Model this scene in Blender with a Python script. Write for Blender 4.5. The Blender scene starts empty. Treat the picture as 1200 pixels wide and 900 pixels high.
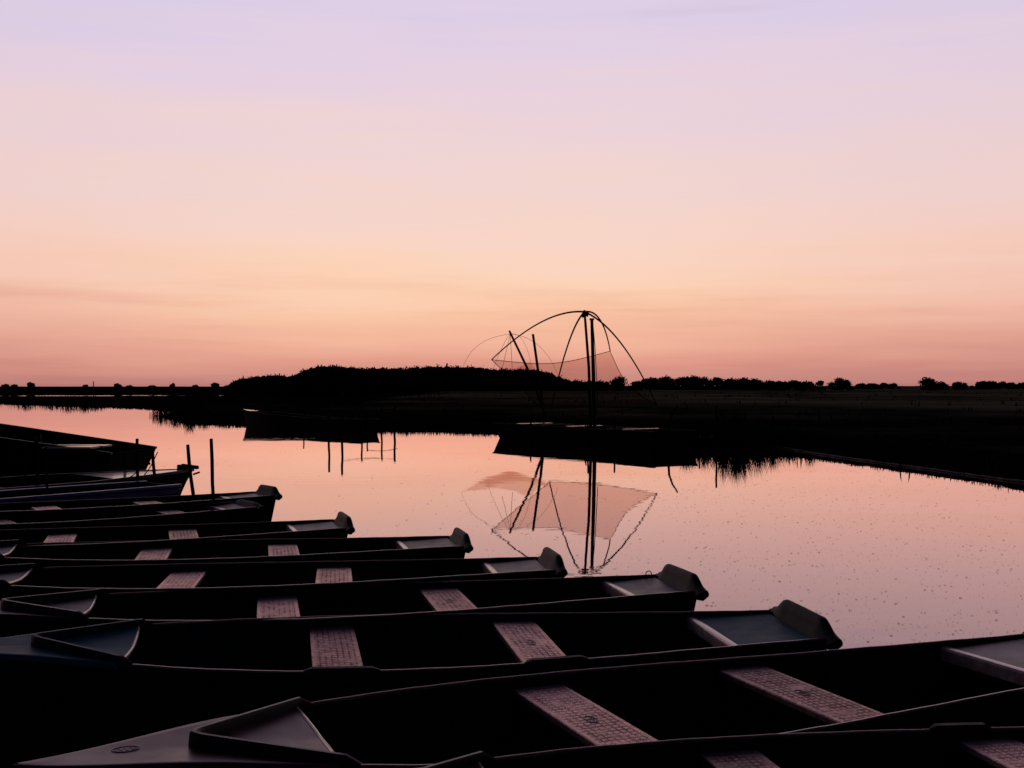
import bpy, math, random
from mathutils import Vector, Matrix, noise
random.seed(7)
S = bpy.context.scene
COL = S.collection
F = 1395.7; CX = 600.0; HY = 449.5; CAM = 1.9      # photo focal length in px, horizon row, eye height above the water

# ------------------------------------------------------------------ helpers
def at(px, py, d):                                  # a pixel seen at distance d
    return Vector(((px-CX)*d/F, d, CAM-(py-HY)*d/F))
def dist_at(py, z=0.0): return F*(CAM-z)/(py-HY)
def lerp(a, b, t): return a+(b-a)*t
def interp(pts, x):
    if x <= pts[0][0]: return pts[0][1]
    for (a, va), (b, vb) in zip(pts, pts[1:]):
        if x <= b: return va+(vb-va)*(x-a)/(b-a)
    return pts[-1][1]
def smooth(a, b, x):
    t = max(0, min(1, (x-a)/(b-a))); return t*t*(3-2*t)

class MB:
    def __init__(s): s.v = []; s.f = []
    def add(s, vs, fs):
        o = len(s.v); s.v += [tuple(p) for p in vs]; s.f += [tuple(i+o for i in f) for f in fs]
    def box(s, c, d, rot=0.0):
        cx, cy, cz = c; dx, dy, dz = d[0]/2, d[1]/2, d[2]/2; ca, sa = math.cos(rot), math.sin(rot)
        vs = []
        for z in (-dz, dz):
            for x, y in ((-dx,-dy),(dx,-dy),(dx,dy),(-dx,dy)):
                vs.append((cx+x*ca-y*sa, cy+x*sa+y*ca, cz+z))
        s.add(vs, [(0,3,2,1),(4,5,6,7),(0,1,5,4),(1,2,6,5),(2,3,7,6),(3,0,4,7)])
    def tube(s, pts, r, n=8, cap=True):
        pts = [Vector(p) for p in pts]; rs = r if isinstance(r, (list, tuple)) else [r]*len(pts)
        vs = []; prev = None
        for i, p in enumerate(pts):
            t = (pts[min(i+1, len(pts)-1)]-pts[max(i-1, 0)]).normalized()
            if prev is None:
                up = Vector((0,0,1)) if abs(t.z) < .9 else Vector((1,0,0))
                a = t.cross(up).normalized()
            else:
                a = (prev-t*prev.dot(t)).normalized()
            prev = a; b = t.cross(a)
            for k in range(n):
                an = 2*math.pi*k/n
                vs.append(p+(a*math.cos(an)+b*math.sin(an))*rs[i])
        fs = []
        for i in range(len(pts)-1):
            for k in range(n):
                fs.append((i*n+k, i*n+(k+1)%n, (i+1)*n+(k+1)%n, (i+1)*n+k))
        if cap:
            fs.append(tuple(range(n-1,-1,-1))); fs.append(tuple((len(pts)-1)*n+k for k in range(n)))
        s.add(vs, fs)
    def loft(s, rows, closed=False, caps=False):
        n = len(rows[0]); vs = [p for r in rows for p in r]; fs = []
        for i in range(len(rows)-1):
            for k in range(n if closed else n-1):
                fs.append((i*n+k, i*n+(k+1)%n, (i+1)*n+(k+1)%n, (i+1)*n+k))
        if caps:
            fs.append(tuple(range(n-1,-1,-1))); fs.append(tuple((len(rows)-1)*n+k for k in range(n)))
        s.add(vs, fs)
    def build(s, name, mat, parent=None, shade=False, bevel=0):
        me = bpy.data.meshes.new(name); me.from_pydata(s.v, [], s.f); me.update()
        me.materials.append(mat)
        if shade:
            for p in me.polygons: p.use_smooth = True
            me.set_sharp_from_angle(angle=math.radians(38))
        o = bpy.data.objects.new(name, me); COL.objects.link(o)
        if parent: o.parent = parent
        if bevel:
            b = o.modifiers.new('bevel', 'BEVEL'); b.width = bevel; b.segments = 2; b.limit_method = 'ANGLE'
            b.harden_normals = False
        return o
def tag(o, label=None, cat=None, group=None, kind=None):
    if label: o['label'] = label
    if cat: o['category'] = cat
    if group: o['group'] = group
    if kind: o['kind'] = kind
    return o
def empty(name, loc, label, cat, group=None, rz=0):
    o = bpy.data.objects.new(name, None); COL.objects.link(o)
    o.location = loc; o.rotation_euler = (0,0,rz); o.empty_display_size = .3
    return tag(o, label, cat, group)
def copy_tree(o, parent=None):
    c = o.copy(); COL.objects.link(c)
    if parent: c.parent = parent
    for ch in o.children: copy_tree(ch, c)
    return c

# ------------------------------------------------------------------ materials
def newmat(name):
    m = bpy.data.materials.new(name); m.use_nodes = True
    nt = m.node_tree; b = nt.nodes['Principled BSDF']
    return m, nt, b
def L(nt, a, ao, b, bi): nt.links.new(a.outputs[ao], b.inputs[bi])
def simple(name, col, rough=.6, spec=.5, var=.35, scale=6.0, bump=.0, coord='Object', rvar=.15, metal=0, tint=None):
    m, nt, b = newmat(name)
    tc = nt.nodes.new('ShaderNodeTexCoord'); nz = nt.nodes.new('ShaderNodeTexNoise')
    nz.inputs['Scale'].default_value = scale; nz.inputs['Detail'].default_value = 8; nz.inputs['Roughness'].default_value = .65
    L(nt, tc, coord, nz, 'Vector')
    r = nt.nodes.new('ShaderNodeValToRGB'); e = r.color_ramp.elements
    e[0].position = .3; e[1].position = .7
    e[0].color = tuple(c*(1-var) for c in col)+(1,); e[1].color = tuple(c*(1+var) for c in col)+(1,)
    L(nt, nz, 'Fac', r, 'Fac'); L(nt, r, 'Color', b, 'Base Color')
    mr = nt.nodes.new('ShaderNodeMapRange'); mr.inputs['To Min'].default_value = rough-rvar; mr.inputs['To Max'].default_value = rough+rvar
    L(nt, nz, 'Fac', mr, 'Value'); L(nt, mr, 'Result', b, 'Roughness')
    b.inputs['Specular IOR Level'].default_value = spec; b.inputs['Metallic'].default_value = metal
    if tint: b.inputs['Specular Tint'].default_value = tint+(1,)  # sheen colour painted into the reflection, beyond what the sky gives
    if bump:
        bp = nt.nodes.new('ShaderNodeBump'); bp.inputs['Strength'].default_value = bump; bp.inputs['Distance'].default_value = .01
        L(nt, nz, 'Fac', bp, 'Height'); L(nt, bp, 'Normal', b, 'Normal')
    return m
M = {}
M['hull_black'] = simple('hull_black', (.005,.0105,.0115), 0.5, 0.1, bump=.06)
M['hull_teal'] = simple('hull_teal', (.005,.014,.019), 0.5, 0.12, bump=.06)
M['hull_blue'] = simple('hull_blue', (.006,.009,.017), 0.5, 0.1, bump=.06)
M['deck_black'] = simple('deck_black', (.010,.007,.011), .46, .20, .6, scale=7, bump=.08, tint=(1,.62,.64))  # pink tint paints a warm sky sheen onto the black deck
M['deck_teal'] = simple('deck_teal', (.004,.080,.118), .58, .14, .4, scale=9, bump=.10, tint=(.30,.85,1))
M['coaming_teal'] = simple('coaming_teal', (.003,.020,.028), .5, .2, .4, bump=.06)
M['lip'] = simple('lip', (.007,.0075,.008), .62, .14, .4, bump=.08)
M['deck_warm_sheen'] = simple('deck_warm_sheen', (.050,.024,.029), .42, .50, .9, scale=4, bump=.10, tint=(1,.56,.60))  # purplish deck, warm sky sheen painted into base colour and tint
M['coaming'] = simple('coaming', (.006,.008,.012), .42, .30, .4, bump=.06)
M['boat_tar'] = simple('boat_tar', (.004,.004,.004), .7, .03, .3)
M['rim'] = simple('rim', (.24,.155,.125), .20, 1.0, .7, scale=7, bump=.06, rvar=.1, tint=(1,.66,.54))  # orange glow of the low sky painted into base colour and tint
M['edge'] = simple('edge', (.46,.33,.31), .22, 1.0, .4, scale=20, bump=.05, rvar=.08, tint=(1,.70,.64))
M['badge'] = simple('badge', (.07,.045,.045), .5, .3)
M['rubber'] = simple('rubber', (.012,.012,.014), .7, .3)
M['wood'] = simple('wood', (.010,.008,.007), .85, .08, scale=5, bump=.5)
M['wood_pale'] = simple('wood_pale', (.78,.60,.57), .14, 1.0, .3, scale=5, bump=.03, rvar=.06, tint=(1,.82,.80))
M['pole'] = simple('pole', (.009,.008,.007), .85, .08, scale=5, bump=.3)
M['rope'] = simple('rope', (.014,.011,.010), .95, .03, scale=60, bump=.4)
M['pale_rope'] = simple('pale_rope', (.20,.17,.17), .8, .2, scale=3, var=.6, bump=.4)
M['blue_paint'] = simple('blue_paint', (.05,.07,.24), .4, .5, scale=5)
M['bark'] = simple('bark', (.015,.012,.010), .9, .1)
M['leaf'] = simple('leaf', (.010,.012,.007), .9, .02, scale=.6, var=.5)
M['grass'] = simple('grass', (.038,.034,.018), .9, .02, scale=.25, var=.6)
M['speck'] = simple('speck', (.012,.011,.008), .9, .05, scale=3, var=.4)
M['land'] = simple('land', (.120,.112,.066), .95, .0, scale=.05, var=.8, bump=.1)
def low_margin(m):                                   # near-black low down by the water, lighter ground above
    nt = m.node_tree; b = nt.nodes['Principled BSDF']; src = b.inputs['Base Color'].links[0].from_socket
    g = nt.nodes.new('ShaderNodeNewGeometry'); sp = nt.nodes.new('ShaderNodeSeparateXYZ'); L(nt, g, 'Position', sp, 'Vector')
    mr = nt.nodes.new('ShaderNodeMapRange'); mr.interpolation_type = 'SMOOTHSTEP'; mr.inputs['From Min'].default_value = .34; mr.inputs['From Max'].default_value = .62; L(nt, sp, 'Z', mr, 'Value')
    mx = nt.nodes.new('ShaderNodeMix'); mx.data_type = 'RGBA'; mx.inputs[6].default_value = (.006,.0055,.004,1); L(nt, mr, 0, mx, 0); nt.links.new(src, mx.inputs[7]); L(nt, mx, 2, b, 'Base Color')
low_margin(M['land'])

def bench_mat():                                     # non-slip moulded tread: rows of small pads, plain margins
    m, nt, b = newmat('bench_tread')
    tc = nt.nodes.new('ShaderNodeTexCoord'); sp = nt.nodes.new('ShaderNodeSeparateXYZ'); L(nt, tc, 'Object', sp, 'Vector')
    def wave(ax, period):
        mu = nt.nodes.new('ShaderNodeMath'); mu.operation = 'MULTIPLY'; mu.inputs[1].default_value = 2*math.pi/period
        L(nt, sp, ax, mu, 0)
        si = nt.nodes.new('ShaderNodeMath'); si.operation = 'SINE'; L(nt, mu, 0, si, 0); return si
    wx = wave('X', .0330); wy = wave('Y', .040)
    pr = nt.nodes.new('ShaderNodeMath'); pr.operation = 'MAXIMUM'; L(nt, wx, 0, pr, 0); L(nt, wy, 0, pr, 1)
    sh = nt.nodes.new('ShaderNodeMapRange'); sh.inputs['From Min'].default_value = .35; sh.inputs['From Max'].default_value = .8
    L(nt, pr, 0, sh, 'Value')
    ab = nt.nodes.new('ShaderNodeMath'); ab.operation = 'ABSOLUTE'; L(nt, sp, 'X', ab, 0)
    mk = nt.nodes.new('ShaderNodeMapRange'); mk.inputs['From Min'].default_value = .108; mk.inputs['From Max'].default_value = .112
    mk.inputs['To Min'].default_value = 1; mk.inputs['To Max'].default_value = 0; L(nt, ab, 0, mk, 'Value')
    nz = nt.nodes.new('ShaderNodeTexNoise'); nz.inputs['Scale'].default_value = 34; nz.inputs['Detail'].default_value = 9; nz.inputs['Roughness'].default_value = .75
    oi = nt.nodes.new('ShaderNodeObjectInfo'); nz.noise_dimensions = '4D'
    wv = nt.nodes.new('ShaderNodeMath'); wv.operation = 'MULTIPLY'; wv.inputs[1].default_value = 40; L(nt, oi, 'Random', wv, 0); L(nt, wv, 0, nz, 'W')
    L(nt, tc, 'Object', nz, 'Vector')
    ml = nt.nodes.new('ShaderNodeMath'); ml.operation = 'MULTIPLY'; n9 = nt.nodes.new('ShaderNodeTexNoise'); n9.noise_dimensions = '4D'; n9.inputs['Scale'].default_value = 11; n9.inputs['Detail'].default_value = 5; L(nt, tc, 'Object', n9, 'Vector'); L(nt, wv, 0, n9, 'W')
    wk = nt.nodes.new('ShaderNodeMapRange'); wk.inputs['From Min'].default_value = .36; wk.inputs['From Max'].default_value = .60; wk.inputs['To Min'].default_value = .15; L(nt, n9, 'Fac', wk, 'Value')
    m9 = nt.nodes.new('ShaderNodeMath'); m9.operation = 'MULTIPLY'; L(nt, mk, 0, m9, 0); L(nt, wk, 0, m9, 1)
    L(nt, sh, 0, ml, 0); L(nt, m9, 0, ml, 1)
    bp = nt.nodes.new('ShaderNodeBump'); bp.inputs['Strength'].default_value = .7; bp.inputs['Distance'].default_value = .005
    ad = nt.nodes.new('ShaderNodeMath'); ad.operation = 'ADD'; L(nt, ml, 0, ad, 0); L(nt, nz, 'Fac', ad, 1)
    L(nt, ad, 0, bp, 'Height'); L(nt, bp, 'Normal', b, 'Normal')
    r = nt.nodes.new('ShaderNodeValToRGB'); e = r.color_ramp.elements
    e[0].position = .34; e[1].position = .68; e[0].color = (.09,.068,.082,1); e[1].color = (.50,.385,.395,1)
    n3 = nt.nodes.new('ShaderNodeTexNoise'); n3.noise_dimensions = '4D'; n3.inputs['Scale'].default_value = 5; n3.inputs['Detail'].default_value = 4
    L(nt, tc, 'Object', n3, 'Vector'); L(nt, wv, 0, n3, 'W')
    wr = nt.nodes.new('ShaderNodeMath'); wr.operation = 'MULTIPLY_ADD'; wr.inputs[1].default_value = .22; wr.inputs[2].default_value = -.11; L(nt, n3, 'Fac', wr, 0)
    w2 = nt.nodes.new('ShaderNodeMath'); w2.operation = 'ADD'; L(nt, nz, 'Fac', w2, 0); L(nt, wr, 0, w2, 1)
    w4 = nt.nodes.new('ShaderNodeMath'); w4.operation = 'MULTIPLY_ADD'; w4.inputs[1].default_value = .14; w4.inputs[2].default_value = -.07; L(nt, oi, 'Random', w4, 0)
    w5 = nt.nodes.new('ShaderNodeMath'); w5.operation = 'ADD'; L(nt, w2, 0, w5, 0); L(nt, w4, 0, w5, 1)
    L(nt, w5, 0, r, 'Fac')
    mx = nt.nodes.new('ShaderNodeMix'); mx.data_type = 'RGBA'; mx.blend_type = 'MULTIPLY'; mx.inputs[0].default_value = .92
    iv = nt.nodes.new('ShaderNodeMapRange'); iv.inputs['To Min'].default_value = 1; iv.inputs['To Max'].default_value = .45; L(nt, ml, 0, iv, 'Value')
    L(nt, r, 'Color', mx, 6); L(nt, iv, 0, mx, 7)
    L(nt, mx, 2, b, 'Base Color')
    rg = nt.nodes.new('ShaderNodeMapRange'); rg.inputs['From Min'].default_value = .35; rg.inputs['From Max'].default_value = .65; rg.inputs['To Min'].default_value = .44; rg.inputs['To Max'].default_value = .24
    L(nt, w5, 0, rg, 'Value'); ra = nt.nodes.new('ShaderNodeMath'); ra.operation = 'MULTIPLY_ADD'; ra.inputs[1].default_value = .25; L(nt, ml, 0, ra, 0); L(nt, rg, 0, ra, 2); L(nt, ra, 0, b, 'Roughness')
    sl = nt.nodes.new('ShaderNodeMapRange'); sl.inputs['To Min'].default_value = 1.0; sl.inputs['To Max'].default_value = .45; L(nt, ml, 0, sl, 'Value'); L(nt, sl, 0, b, 'Specular IOR Level'); b.inputs['Specular Tint'].default_value = (1,.60,.54,1); b.inputs['Metallic'].default_value = .5  # pink tint and metallic put the warm sky sheen into the seat colour
    return m
M['bench'] = bench_mat()

def water_mat():
    m = bpy.data.materials.new('water'); m.use_nodes = True; nt = m.node_tree; nt.nodes.clear()
    out = nt.nodes.new('ShaderNodeOutputMaterial'); mix = nt.nodes.new('ShaderNodeMixShader')
    df = nt.nodes.new('ShaderNodeBsdfDiffuse'); gl = nt.nodes.new('ShaderNodeBsdfGlossy'); fr = nt.nodes.new('ShaderNodeFresnel')
    df.inputs['Color'].default_value = (.030,.012,.014,1); gl.inputs['Roughness'].default_value = .012
    gl.inputs['Color'].default_value = (1,.80,.81,1); fr.inputs['IOR'].default_value = 1.36
    geo = nt.nodes.new('ShaderNodeNewGeometry')
    mp = nt.nodes.new('ShaderNodeMapping'); mp.inputs['Scale'].default_value = (.5,1.0,1); L(nt, geo, 'Position', mp, 'Vector')
    n1 = nt.nodes.new('ShaderNodeTexNoise'); n1.inputs['Scale'].default_value = 2.2; n1.inputs['Detail'].default_value = 3
    L(nt, mp, 'Vector', n1, 'Vector')
    n2 = nt.nodes.new('ShaderNodeTexNoise'); n2.inputs['Scale'].default_value = .16; n2.inputs['Detail'].default_value = 2
    L(nt, mp, 'Vector', n2, 'Vector')
    r = nt.nodes.new('ShaderNodeMapRange'); r.inputs['From Min'].default_value = .47; r.inputs['From Max'].default_value = .68
    r.inputs['To Min'].default_value = .10; r.inputs['To Max'].default_value = 1.6; L(nt, n2, 'Fac', r, 'Value')
    mu = nt.nodes.new('ShaderNodeMath'); mu.operation = 'MULTIPLY'; L(nt, n1, 'Fac', mu, 0); L(nt, r, 0, mu, 1)
    bp = nt.nodes.new('ShaderNodeBump'); bp.inputs['Strength'].default_value = 1; bp.inputs['Distance'].default_value = .0022
    L(nt, mu, 0, bp, 'Height')
    for n in (gl, fr): L(nt, bp, 'Normal', n, 'Normal')
    fm_ = nt.nodes.new('ShaderNodeMapRange'); fm_.inputs['From Max'].default_value = .70; fm_.inputs['To Max'].default_value = .96; L(nt, fr, 0, fm_, 'Value')
    tm = nt.nodes.new('ShaderNodeMapRange'); tm.inputs['From Min'].default_value = .72; tm.inputs['From Max'].default_value = .96; L(nt, fr, 0, tm, 'Value')
    tx = nt.nodes.new('ShaderNodeMix'); tx.data_type = 'RGBA'; tx.inputs[6].default_value = (1,.80,.81,1); tx.inputs[7].default_value = (.95,.93,.97,1); L(nt, tm, 0, tx, 0); L(nt, tx, 2, gl, 'Color')
    L(nt, fm_, 0, mix, 0); L(nt, df, 0, mix, 1); L(nt, gl, 0, mix, 2); L(nt, mix, 0, out, 'Surface')
    return m
M['water'] = water_mat()

def net_mat(name, a):                                # fine mesh netting: mostly air, some dark twine
    m = bpy.data.materials.new(name); m.use_nodes = True; nt = m.node_tree; nt.nodes.clear()
    out = nt.nodes.new('ShaderNodeOutputMaterial'); mix = nt.nodes.new('ShaderNodeMixShader')
    df = nt.nodes.new('ShaderNodeBsdfDiffuse'); tr = nt.nodes.new('ShaderNodeBsdfTransparent')
    df.inputs['Color'].default_value = (.05,.03,.03,1); tr.inputs['Color'].default_value = (.86,.72,.68,1)
    tc = nt.nodes.new('ShaderNodeTexCoord'); nz = nt.nodes.new('ShaderNodeTexNoise'); nz.inputs['Scale'].default_value = 1.2; nz.inputs['Detail'].default_value = 5
    L(nt, tc, 'Object', nz, 'Vector')
    r = nt.nodes.new('ShaderNodeMapRange'); r.inputs['From Min'].default_value = .3; r.inputs['From Max'].default_value = .7
    r.inputs['To Min'].default_value = a*.8; r.inputs['To Max'].default_value = a*1.2; L(nt, nz, 'Fac', r, 'Value')
    L(nt, r, 0, mix, 0); L(nt, tr, 0, mix, 1); L(nt, df, 0, mix, 2); L(nt, mix, 0, out, 'Surface')
    return m
M['net'] = net_mat('net', .10); M['net_far'] = net_mat('net_far', .07)

# ------------------------------------------------------------------ sky
W = bpy.data.worlds.new('World'); S.world = W; W.use_nodes = True
nt = W.node_tree; nt.nodes.clear()
def lin(c):
    c /= 255; return c/12.92 if c <= .04045 else ((c+.055)/1.055)**2.4
def rgb(r, g, b): return (lin(r), lin(g), lin(b), 1)
out = nt.nodes.new('ShaderNodeOutputWorld'); bg = nt.nodes.new('ShaderNodeBackground'); L(nt, bg, 0, out, 0)
tc = nt.nodes.new('ShaderNodeTexCoord'); sep = nt.nodes.new('ShaderNodeSeparateXYZ'); L(nt, tc, 'Generated', sep, 'Vector')
# long flat streaks of thin cloud: noise in (azimuth, elevation) shifts the height the colour is read at
mp = nt.nodes.new('ShaderNodeMapping'); mp.inputs['Scale'].default_value = (1.9,1.9,30); L(nt, tc, 'Generated', mp, 'Vector')
nz = nt.nodes.new('ShaderNodeTexNoise'); nz.inputs['Scale'].default_value = 1.5; nz.inputs['Detail'].default_value = 5; nz.inputs['Roughness'].default_value = .55
L(nt, mp, 'Vector', nz, 'Vector')
def sky_ramp(stops):
    r = nt.nodes.new('ShaderNodeValToRGB'); e = r.color_ramp.elements
    while len(e) > 1: e.remove(e[-1])
    e[0].position = stops[0][0]; e[0].color = rgb(*stops[0][1])
    for p, c in stops[1:]:
        k = e.new(p); k.color = rgb(*c)
    return r
# elevation -> 0..1 with the low sky stretched: sqrt(z)
mx0 = nt.nodes.new('ShaderNodeMath'); mx0.operation = 'MAXIMUM'; mx0.inputs[1].default_value = 0; L(nt, sep, 'Z', mx0, 0)
off = nt.nodes.new('ShaderNodeMapRange'); off.inputs['From Min'].default_value = .3; off.inputs['From Max'].default_value = .7
off.inputs['To Min'].default_value = -.024; off.inputs['To Max'].default_value = .024; L(nt, nz, 'Fac', off, 'Value')
sq = nt.nodes.new('ShaderNodeMath'); sq.operation = 'SQRT'; L(nt, mx0, 0, sq, 0)
ad = nt.nodes.new('ShaderNodeMath'); ad.operation = 'ADD'; L(nt, sq, 0, ad, 0); L(nt, off, 0, ad, 1)
def zz(y): return math.sqrt(max(0, math.sin(math.atan((449.5-y)/F))))
front = sky_ramp([(0,(194,134,128)),(zz(440),(207,144,132)),(zz(425),(227,157,138)),(zz(400),(242,180,154)),(zz(370),(250,198,166)),(zz(335),(253,211,182)),
                  (zz(300),(250,213,195)),(zz(240),(244,213,205)),(zz(170),(239,212,213)),(zz(90),(231,209,224)),(zz(0),(222,206,230)),(.60,(208,188,212)),
                  (.70,(156,124,142)),(.80,(72,64,88)),(1,(36,34,52))])
side = sky_ramp([(0,(184,124,121)),(zz(440),(196,132,124)),(zz(425),(207,142,130)),(zz(400),(225,162,145)),(zz(370),(236,179,160)),(zz(335),(243,195,176)),
                 (zz(300),(245,203,188)),(zz(240),(240,207,201)),(zz(170),(234,208,212)),(zz(90),(226,206,222)),(zz(0),(216,204,230)),(.60,(200,184,210)),
                 (.70,(146,120,142)),(.80,(68,62,88)),(1,(36,34,52))])
back = sky_ramp([(0,(14,16,26)),(.3,(20,22,36)),(.6,(28,28,42)),(1,(36,34,52))])
L(nt, ad, 0, front, 'Fac'); L(nt, ad, 0, side, 'Fac'); L(nt, sq, 0, back, 'Fac')
# azimuth blend: x is left/right, y is ahead
ax = nt.nodes.new('ShaderNodeMath'); ax.operation = 'ADD'; ax.inputs[1].default_value = .03; L(nt, sep, 'X', ax, 0)
ab = nt.nodes.new('ShaderNodeMath'); ab.operation = 'ABSOLUTE'; L(nt, ax, 0, ab, 0)
s1 = nt.nodes.new('ShaderNodeMapRange'); s1.interpolation_type = 'SMOOTHSTEP'; s1.inputs['From Min'].default_value = .08; s1.inputs['From Max'].default_value = .46; L(nt, ab, 0, s1, 'Value')
m1 = nt.nodes.new('ShaderNodeMix'); m1.data_type = 'RGBA'; L(nt, s1, 0, m1, 0); L(nt, front, 0, m1, 6); L(nt, side, 0, m1, 7)
s2 = nt.nodes.new('ShaderNodeMapRange'); s2.interpolation_type = 'SMOOTHSTEP'; s2.inputs['From Min'].default_value = .915; s2.inputs['From Max'].default_value = .22; L(nt, sep, 'Y', s2, 'Value')
m2 = nt.nodes.new('ShaderNodeMix'); m2.data_type = 'RGBA'; L(nt, s2, 0, m2, 0); L(nt, m1, 2, m2, 6); L(nt, back, 0, m2, 7)
# thin dusky wisps low over the horizon
mp2 = nt.nodes.new('ShaderNodeMapping'); mp2.inputs['Scale'].default_value = (3.2,3.2,46); mp2.inputs['Location'].default_value = (.4,.2,1.3); L(nt, tc, 'Generated', mp2, 'Vector')
nw = nt.nodes.new('ShaderNodeTexNoise'); nw.inputs['Scale'].default_value = 1.1; nw.inputs['Detail'].default_value = 6; nw.inputs['Roughness'].default_value = .6; L(nt, mp2, 'Vector', nw, 'Vector')
w1 = nt.nodes.new('ShaderNodeMapRange'); w1.interpolation_type = 'SMOOTHSTEP'; w1.inputs['From Min'].default_value = .50; w1.inputs['From Max'].default_value = .72; w1.inputs['To Max'].default_value = .55; L(nt, nw, 'Fac', w1, 'Value')
w2 = nt.nodes.new('ShaderNodeMapRange'); w2.interpolation_type = 'SMOOTHSTEP'; w2.inputs['From Min'].default_value = .11; w2.inputs['From Max'].default_value = .05; L(nt, sep, 'Z', w2, 'Value')
w3 = nt.nodes.new('ShaderNodeMath'); w3.operation = 'MULTIPLY'; L(nt, w1, 0, w3, 0); L(nt, w2, 0, w3, 1)
m3 = nt.nodes.new('ShaderNodeMix'); m3.data_type = 'RGBA'; m3.blend_type = 'MULTIPLY'; m3.inputs[7].default_value = (.86,.72,.74,1); L(nt, w3, 0, m3, 0); L(nt, m2, 2, m3, 6)
L(nt, m3, 2, bg, 'Color'); bg.inputs['Strength'].default_value = 1.0

# ------------------------------------------------------------------ ground and water
mb = MB(); mb.add([(-6000,-60,0),(6000,-60,0),(6000,6000,0),(-6000,6000,0)], [(0,1,2,3)])
tag(mb.build('water', M['water']), kind='structure')
SHORE = [(-400,150),(-90,125),(-50.6,117),(-42,108),(-30,95),(-21.5,80),(-20.5,68.6),(-17,64),(-14,62),(-6.1,53.5),(-1.5,52),(0.5,49),(3.6,41),(4.5,38.2),(5.6,36.4),(6.6,35.9),(7.8,35.9),(8.5,32.0),(9.15,27.7),(9.6,25),(9.87,22.9),(10.4,16),(11,8),(11.5,0),(12,-30)]
POLY = SHORE+[(400,-30),(6000,500),(6000,6000),(-6000,6000),(-6000,300)]
def inside(x, y):
    c = False; j = len(POLY)-1
    for i in range(len(POLY)):
        xi, yi = POLY[i]; xj, yj = POLY[j]
        if (yi > y) != (yj > y) and x < (xj-xi)*(y-yi)/(yj-yi)+xi: c = not c
        j = i
    return c
def shore_d(x, y):
    best = 1e9
    for (ax_, ay_), (bx_, by_) in zip(SHORE, SHORE[1:]):
        dx, dy = bx_-ax_, by_-ay_; t = max(0, min(1, ((x-ax_)*dx+(y-ay_)*dy)/(dx*dx+dy*dy)))
        d = math.hypot(x-ax_-t*dx, y-ay_-t*dy)
        if d < best: best = d
    return best
PONDS = [(-68,186,20,15),(-34,192,14,20)]              # a second strip of water behind the left bank
def land_z(x, y):
    wob = noise.noise((x*.35, y*.35, 0))*.35+noise.noise((x*1.3, y*1.3, 5))*.12
    d = shore_d(x, y) if y < 600 else 500
    if inside(x, y):
        d = d+wob*min(1, 40/max(20, y))
        lo = smooth(-10, -18, x)*smooth(85, 95, y); z = min(lerp(.42, .16, lo), d*.30)-.03 if d > 0 else d*.4
        z += (1-.8*lo)*(noise.noise((x*.12, y*.12, 3))*.14+noise.noise((x*.6, y*.6, 8))*.05)*min(1, max(0, d)/3)
        z += .25*(1-lo)*smooth(8, 40, d)*(.5+.5*noise.noise((x*.03,y*.03,9)))
        for px, py, rx, ry in PONDS:
            q = math.hypot((x-px)/rx, (y-py)/ry)+.3*noise.noise((x*.12,y*.25,7))
            z = lerp(-.3, z, smooth(.9, 1.15, q))
        return z
    return max(-.8, -.35*(d-wob*.5))
def make_land():
    mb = MB(); NA = 420; a0, a1 = math.radians(-58), math.radians(62)
    ds = []; d = 9.0
    while d < 800:
        ds.append(d); d *= 1.012 if d < 130 else (1.02 if d < 400 else 1.08)
    for d in ds:
        for i in range(NA+1):
            a = lerp(a0, a1, i/NA); x, y = d*math.tan(a) if abs(a) < 1.2 else d*math.sin(a), d
            mb.v.append((x, y, land_z(x, y)))
    n = NA+1
    for j in range(len(ds)-1):
        for i in range(NA):
            q = (j*n+i, j*n+i+1, (j+1)*n+i+1, (j+1)*n+i)
            if max(mb.v[k][2] for k in q) > -.12: mb.f.append(q)
    return mb
tag(make_land().build('land', M['land'], shade=True), kind='structure')

# ------------------------------------------------------------------ grass and reeds on the banks
def blade(mb, x, y, z, h, w, lean, az):
    dx, dy = math.cos(az)*lean*h, math.sin(az)*lean*h; pa = az+math.pi/2+random.uniform(-.6,.6)
    wx, wy = math.cos(pa)*w/2, math.sin(pa)*w/2
    mb.add([(x-wx,y-wy,z-.05),(x+wx,y+wy,z-.05),(x+dx*.35+wx*.7,y+dy*.35+wy*.7,z+h*.55),(x+dx*.35-wx*.7,y+dy*.35-wy*.7,z+h*.55),(x+dx,y+dy,z+h)],
           [(0,1,2,3),(3,2,4)])
gm = MB()
def shore_pt(t):                                     # t in metres along the shore line
    for (ax_, ay_), (bx_, by_) in zip(SHORE[1:], SHORE[2:]):
        l = math.hypot(bx_-ax_, by_-ay_)
        if t < l: return ax_+(bx_-ax_)*t/l, ay_+(by_-ay_)*t/l
        t -= l
    return SHORE[-1]
TOT = sum(math.hypot(b[0]-a[0], b[1]-a[1]) for a, b in zip(SHORE[1:], SHORE[2:]))
for i in range(9000):                                # short bank grass
    t = random.uniform(0, TOT-40); x, y = shore_pt(t)
    if random.random() < .35: t = random.uniform(TOT-110, TOT-35); x, y = shore_pt(t)
    x += random.gauss(0, 1)*.5+random.random()**2*3; y += random.gauss(0, 1)*.5+random.random()**2*4
    z = land_z(x, y)
    if z < -.08: continue
    patch = .5+.5*noise.noise((x*.5, y*.5, 2))
    h = random.uniform(.05,.22)*(.35+.9*patch)
    if x > 8: h *= .5
    for k in range(3): blade(gm, x+random.gauss(0,.08), y+random.gauss(0,.08), max(z,0), h*random.uniform(.6,1.1), .012+.0004*y, random.uniform(.05,.6), random.uniform(0,6.28))
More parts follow.
